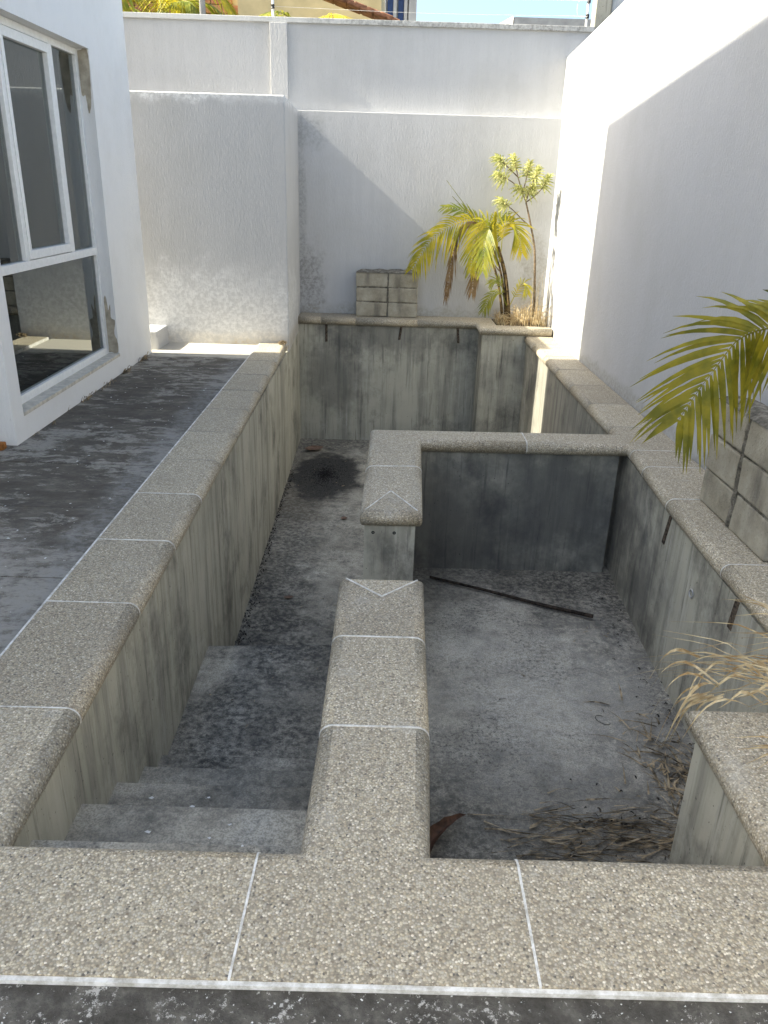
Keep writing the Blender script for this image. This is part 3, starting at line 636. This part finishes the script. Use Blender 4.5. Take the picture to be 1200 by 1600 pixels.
for i in range(10):
    y0 = rnd.gauss(2.5,.1); x0 = 1.62; l = rnd.uniform(.15,.42)
    it.append(([(x0,y0-.1,.04),(x0-l*.4,y0,.12),(x0-l,y0+rnd.uniform(-.05,.12),rnd.uniform(.05,.2))], rnd.uniform(.003,.008)))
for i in range(10):
    x0, y0 = rnd.uniform(1.10,1.2), rnd.uniform(2.2,2.3); it.append(([(x0,y0,.03),(x0-.06,y0+.03,-.04),(x0-.1,y0+.04,-.18-rnd.random()*.1)], .009))
ribbons('dry_grass', 'dry straw coloured grass hanging over the near right coping', 'grass', STRAW, it)
it = []
for i in range(11):
    y0 = rnd.gauss(1.93,.03); l = rnd.uniform(.14,.26); a = rnd.gauss(.1,.28)
    it.append(([(1.36,y0-.05,.012),(1.36-l*.5,y0+a*l*.3,.045),(1.36-l,y0+a*l,.012)], rnd.uniform(.006,.013)))
ribbons('dry_grass', 'small tuft of dry grass lying on the near right coping', 'grass', STRAW, it)
# --- litter in the pool
it = []
for i in range(150):
    x, y = rnd.uniform(.70,1.36)**1.0, rnd.gauss(2.60,.10); l = rnd.uniform(.08,.42); a = rnd.gauss(0,.28); z = -.995+abs(rnd.gauss(0,.010))
    c, s = math.cos(a)*l/2, math.sin(a)*l/2; it.append(([(x-c,y-s,z),(x,y+rnd.uniform(-.02,.02),z+.012),(x+c,y+s,z+rnd.uniform(-.004,.012))], rnd.uniform(.004,.011)))
for i in range(120):
    x, y = rnd.gauss(1.45,.09), rnd.gauss(3.05,.2); l = rnd.uniform(.06,.22); a = rnd.uniform(0,3.14); z = -.993+abs(rnd.gauss(0,.015))
    c, s = math.cos(a)*l/2, math.sin(a)*l/2; it.append(([(x-c,y-s,z),(x,y,z+.01),(x+c,y+s,z)], rnd.uniform(.004,.012)))
it.append(([(.43,2.72,-.99),(.7,2.70,-.985),(1.0,2.60,-.97)], .008)); it.append(([(.5,2.68,-.99),(.62,2.62,-.985),(.74,2.60,-.98)], .012))
ribbons('straw_litter', 'dirty straw and dead blades strewn on the pool floor', 'straw', STRAWD, it)
it = []
for i in range(60):
    x, y, z = rnd.choice([(rnd.uniform(.3,1.6),rnd.uniform(2.5,5),-.996),(rnd.uniform(-.95,-.2),rnd.uniform(3.1,4),-.996),(rnd.uniform(-1,-.15),rnd.uniform(4.3,9.6),-1.486)]); a = rnd.uniform(0,6.28); l = rnd.uniform(.01,.05)
    it.append(([(x,y,z),(x+math.cos(a)*l/2,y+math.sin(a)*l/2,z+.003),(x+math.cos(a)*l,y+math.sin(a)*l,z)], rnd.uniform(.003,.01)))
ribbons('leaf_litter', 'small bits of leaf scattered over the pool floor', 'litter', STRAWD, it)
it = []
for i in range(420):
    y = rnd.uniform(4.15,8.6); x = -.985-(y-1.5)*.0098+abs(rnd.gauss(0,.022))*(1.6 if y < 6 else 1); l = rnd.uniform(.008,.035); a = rnd.gauss(1.57,.7); z = -1.487+rnd.uniform(0,.012)
    it.append(([(x,y,z),(x+math.cos(a)*l/2,y+math.sin(a)*l/2,z+.006),(x+math.cos(a)*l,y+math.sin(a)*l,z)], rnd.uniform(.004,.014)))
ribbons('leaf_litter', 'black rotted leaf litter along the foot of the left pool wall', 'litter', mk_leaf('rotted leaf', (.012,.011,.01), (.06,.05,.04), 60, .02, .9), it)
it = []
for i in range(130):
    if i%2: x, y = rnd.gauss(1.56,.05), rnd.uniform(2.7,4.9)
    else: x, y = rnd.uniform(.9,1.5), rnd.gauss(2.62,.14)
    l = rnd.uniform(.008,.03); a = rnd.uniform(0,6.28); z = -.995+rnd.uniform(0,.008)
    it.append(([(x,y,z),(x+math.cos(a)*l/2,y+math.sin(a)*l/2,z+.008),(x+math.cos(a)*l,y+math.sin(a)*l,z)], rnd.uniform(.004,.012)))
ribbons('leaf_litter', 'black rotted leaf litter in the right corner of the spa floor', 'litter', bpy.data.materials['rotted leaf'], it)
po = tube('wooden_pole', [(.372,5.02,-.985),(.75,4.82,-.975),(1.10,4.65,-.98),(1.42,4.49,-.97)], (.009,.014), WOOD, None, 8, 16); tag(po, 'long thin dark pole lying on the spa floor', 'pole')
# curled leaf sheath
P = catmull([(.20,2.44,-.985),(.27,2.55,-.965),(.35,2.63,-.955),(.42,2.70,-.975)], 10); V, F = [], []
for i, p in enumerate(P):
    ww = (.040*(1-i/10)**.7+.002)*(1+.12*math.sin(i*2.3))
    for j in range(5):
        q = (j-2)/2; V.append(p+Vector((.75*q*ww,-.65*q*ww,abs(q)*ww*1.1+rnd.uniform(-.003,.003))))
for i in range(10):
    for j in range(4): F.append((i*5+j,(i+1)*5+j,(i+1)*5+j+1,i*5+j+1))
sh = link('leaf_sheath', mesh('leaf_sheath', V, F, True), mk_leaf('red brown sheath', (.055,.026,.014), (.13,.062,.034), 40, .05, .7, (1,1,.3))); tag(sh, 'curled red brown leaf sheath beside the near dividing wall', 'leaf')
rg = ring('wire_loop', (1.22,3.43,-.994), .042, .0018, (.25,.1,1), BLACK, None, 18, 5); tag(rg, 'small black wire loop on the spa floor', 'wire')
# loose soil grains over the black stain on the deep floor
V, F = [], []
for i in range(2600):
    a = rnd.uniform(0,6.283); q = abs(rnd.gauss(0,.55)); x = -.64+.33*q*math.cos(a); y = 8.5+.62*q*math.sin(a); k = rnd.uniform(.002,.009)*(1.2-.4*min(1,q)); b = len(V)
    for m in range(3):
        t = a+m*2.094+rnd.uniform(-.4,.4); V.append((x+k*math.cos(t), y+k*math.sin(t), -1.491))
    V.append((x,y,-1.49+k*rnd.uniform(.5,1.1))); F += [(b,b+1,b+3),(b+1,b+2,b+3),(b+2,b,b+3)]
tag(link('soil_patch', mesh('soil_patch', V, F), SOIL), 'black loose soil patch on the deep pool floor near the back wall', 'soil', None, 'stuff')
def dry_leaf(name, c, l, wd, a, mat, label, cat='leaf'):
    V, F = [], []; d = Vector((math.cos(a),math.sin(a),0)); s = Vector((-d.y,d.x,0))
    for i in range(7):
        t = i/6; ww = wd*math.sin(math.pi*(.05+.9*t)); p = Vector(c)+d*l*(t-.5)+Vector((0,0,.25*l*(t-.5)**2*2))
        V += [p+s*ww+Vector((0,0,ww*.6)), p, p-s*ww+Vector((0,0,ww*.4))]
    for i in range(6):
        for j in range(2): F.append((i*3+j,i*3+3+j,i*3+4+j,i*3+1+j))
    return tag(link(name, mesh(name, V, F, True), mat), label, cat)
DL = mk_leaf('brown dry leaf', (.13,.075,.05), (.22,.14,.10), 20, .1, .8)
dry_leaf('dry_leaf', (-.85,9.35,-1.48), .24, .07, .4, DL, 'curled brown leaf by the soil patch at the back of the pool')
dry_leaf('dry_leaf', (-.36,7.2,-1.485), .07, .03, .2, DL, 'small dark leaf in the middle of the deep pool floor')
dry_leaf('dry_leaf', (-.72,5.55,-1.485), .08, .02, .1, DL, 'small dark leaf on the deep floor below the nearer dividing wall')
dry_leaf('dry_leaf', (-1.30,6.0,-.022), .12, .03, .5, mk_leaf('pale dry leaf', (.30,.27,.22), (.42,.38,.32), 20, .1, .8), 'pale curled leaf on the terrace against the left coping')
def chips(name, label, n, area, z, smin, smax, mat):
    V, F = [], []
    for i in range(n):
        x, y = area(); s = rnd.uniform(smin, smax); a = rnd.uniform(0, 6.28); b = len(V)
        for k in range(4):
            q = a+k*1.571+rnd.uniform(-.4,.4); V.append((x+s*math.cos(q), y+s*.7*math.sin(q), z+rnd.uniform(.0005,.004)))
        F.append((b,b+1,b+2,b+3))
    return tag(link(name, mesh(name, V, F), mat), label, 'paint chips', None, 'stuff')
CHIP = plain('flaked white paint', (.74,.74,.72), .8, .2, 0, .1)
chips('paint_chips', 'flakes of white paint scattered over the left terrace', 150, lambda: (rnd.uniform(-2.3,-1.42), 2.2+5.6*rnd.random()**1.3), -.0255, .002, .010, CHIP)
for o_, (z, y0, y1) in enumerate(((-.20,1.56,1.74),(-.39,1.85,2.07),(-.585,2.15,2.4),(-.785,2.45,2.7))):
    chips('paint_chips', ['few white paint flakes on the top pool stair','few white paint flakes on the second pool stair','few white paint flakes on the third pool stair','few white paint flakes on the fourth pool stair'][o_], 3, lambda: (rnd.uniform(-.85,-.3), rnd.uniform(y0,y1)), z+.001, .004, .012, CHIP)
chips('paint_chips', 'pale flakes scattered over the dark strip in front of the coping', 200, lambda: (rnd.uniform(-1,1), rnd.uniform(.95,1.16)), -.0155, .001, .0035, CHIP)
# leaf debris at foot of the house
it = []
for i in range(90):
    y = rnd.choice([rnd.gauss(7.0,.05), rnd.gauss(7.6,.06), rnd.uniform(5,7.8)]); x = X0+.01+abs(rnd.gauss(0,.02)); a = rnd.uniform(-1,1); h = rnd.uniform(.005,.05)
    it.append(([(x,y,-.025),(x+.02,y+a*.02,-.025+h),(x+.03,y+a*.05,-.022)], .008))
ribbons('leaf_litter', 'dead leaf litter gathered along the foot of the house wall', 'litter', STRAWD, it)
bc = box('brick_chip', (-2.50,-2.42,4.74,4.80,-.0255,.02), plain('broken orange brick', (.42,.17,.05), .9, .2, 0, .3, 30), None, .008); tag(bc, 'orange chip of brick by the near house corner', 'brick')
# leaf debris on the coping ends
it = []
for i in range(40):
    x, y = rnd.uniform(-1.15,-1.07), rnd.uniform(8.42,8.49); it.append(([(x,y,.005),(x+.01,y,.03),(x+rnd.uniform(-.04,.04),y-.02,.02+rnd.random()*.03)], .01))
ribbons('leaf_litter', 'clump of dead leaves on the left coping against the white wall', 'litter', STRAWD, it)

# ================================================================ BEYOND THE WALL
def cyl_pt(name, a, b, r, mat, par=None): return tube(name, [a, b], r, mat, par, 8)
def fence_post(x, y, ztop, label, r=.014):
    t = thing('fence_post', label, 'post', 'electric fence posts on the back wall')
    cyl_pt('rod', (x,y,3.33), (x,y,ztop), r, METAL, t)
    for z in (3.45, 3.60, 3.80): cyl_pt('insulator', (x,y-.012,z-.02), (x,y-.012,z+.02), r*1.5, BLACK, t)
    return t
fence_post(-1.38, 10.37, 4.1, 'thin white fence post above the pilaster of the back wall')
fence_post(2.19, 10.37, 4.1, 'white fence post at the right end of the back wall')
t = thing('steel_pole', 'grey round pole behind the left end of the back wall', 'pole'); cyl_pt('shaft', (-2.25,10.7,-.06), (-2.25,10.7,4.6), .035, FIN, t)
for z, lb in ((3.45,'lower thin wire strung along the top of the back wall'), (3.60,'upper thin wire strung along the top of the back wall')):
    wv = tube('fence_wire', [(-1.38,10.35,z),(.4,10.35,z-.02),(2.19,10.35,z)], .0014, METAL, None, 5, 10); tag(wv, lb, 'wire')
wl = tube('wire_loop', [(2.19,10.34,3.60),(2.10,10.33,3.62),(2.06,10.33,3.55),(2.07,10.33,3.46),(2.12,10.33,3.43),(2.19,10.34,3.45)], .0022, METAL, None, 5, 20); tag(wl, 'loose wire loop hanging at the right end of the back wall', 'wire')
cp = box('concrete_post', (2.30,2.48,10.46,10.66,-.1,4.6), mk_mortar(), None, .01); cp.data.materials[0] = CON; tag(cp, 'weathered concrete post behind the end of the back wall', 'post')
nw = thing('neighbour_wall', 'rough white wall of the neighbour behind the concrete post', 'wall'); box('wall_body', (2.49,6,10.5,10.7,-.1,4.4), mk_stucco('very rough stucco', 1.6, (.70,.69,.66), .5), nw, .01)
# brick and cream house
ch = thing('house', 'cream and orange brick house behind the left of the back wall', 'house')
box('wall', (-2.95,-.25,17.2,24,-.06,5.9), CREAM, ch); box('wall', (-6.5,-2.96,18.06,24,-.06,5.9), CREAM, ch)
bme = bevel(mesh('brick', *box_vf(-.205,.205,-.03,.03,-.072,.072)), .008, 1); bme.materials.append(BRICK)
for r_ in range(9):
    for i in range(9):
        o = link('brick', bme, None, ch); o.location = (-6.2+.43*i+(.215 if r_%2 else 0)-(.0), 18.03, 4.1+r_*.16)
        if o.location.x > -3.15: o.location.x = -6.4
rf = link('roof', None, None, ch)
tme = bevel(mesh('tile', *box_vf(-.09,.09,-.22,.22,-.02,.03)), .012, 1); tme.materials.append(TILE)
for i in range(17):
    o = link('tile', tme, None, rf); u = i/16; o.location = (-1.45+1.44*u, 12.4, 4.10-.43*u+.012*(i%2)); o.rotation_euler = (0, rad(17), rad(rnd.uniform(-3,3)))
prism('eave', [(-1.6,12.7),(-.1,12.7),(-.1,17.2),(-1.6,17.2)], 3.5, 3.56, CREAM, rf)
# block with blue fins
fb = thing('building', 'tall grey building with blue glass between vertical fins', 'building')
box('wall', (-4.5,.62,40.4,50,-.06,14), FIN, fb); box('wall', (.62,.96,40.0,50,-.06,14), FIN, fb)
for i in range(9):
    x = -3.6+i*.47
    box('window', (x,x+.24,40.34,40.399,6.5,13.5), BLUE, fb); box('fin', (x+.26,x+.40,40.05,40.398,6.3,13.8), FIN, fb)
# low white building at the right
wb2 = thing('building', 'low white flat roofed building seen just above the back wall', 'building')
WHITEB = plain('white parapet paint', (.80,.80,.79), .8, .2, 0, .05, 2); GREYB = plain('grey rendered parapet', (.42,.42,.41), .85, .2, 0, .15, 3)
prism('side_parapet', [(3.26,25.0),(3.29,25.1),(-2,55),(-3,55)], -.06, 6.02, WHITEB, wb2)
box('front_parapet', (3.295,8,25.0,25.3,-.06,6.0), GREYB, wb2); box('roof', (3.5,8,25.31,50,-.06,5.6), GREYB, wb2)
# palms beyond the wall
def tall_palm(x, y, zc, label, seed, nf, L):
    r = random.Random(seed); t = thing('palm_tree', label, 'palm', 'palms behind the back wall')
    tube('trunk', [(x+.1,y,-.06),(x+.03,y,zc*.5),(x,y,zc)], (.11,.06), TRUNK, t, 9, 8)
    for i in range(nf):
        a = 2*math.pi*i/nf+r.uniform(-.3,.3); up = r.uniform(.15,.75); l = L*r.uniform(.8,1.1); d = Vector((math.cos(a),math.sin(a),0)); c = Vector((x,y,zc))
        pts = [c, c+d*l*.35+Vector((0,0,up*l*.5)), c+d*l*.75+Vector((0,0,up*l*.4)), c+d*l*1.1+Vector((0,0,(up-.95)*l*.7))]
        frond('frond', t, [PALM_Y, PALM_G][i%2], pts, 42, .45, .032, (d.cross(Vector((0,0,1)))).cross(d) , 52, .45, .15, seed=seed*50+i, rr=.014)
    return t
tall_palm(-3.35, 12.7, 3.65, 'green palm rising behind the left end of the back wall', 1, 12, 1.25)
tall_palm(-1.25, 13.4, 3.45, 'yellow green palm behind the middle of the back wall', 2, 9, 1.15)
tall_palm(-2.45, 13.2, 3.35, 'lower yellowish palm between the two larger palms behind the wall', 3, 10, 1.0)
# power lines far off
for z0, z1, lb in ((13.2,12.6,'upper power line crossing the sky'), (11.6,11.5,'lower power line crossing the sky')):
    pl = tube('power_line', [(-30,45,z0),(2,45,z0-1.0 if z0 > 12 else z0-.9),(40,45,z1)], .012, BLACK, None, 5, 16); tag(pl, lb, 'power line')
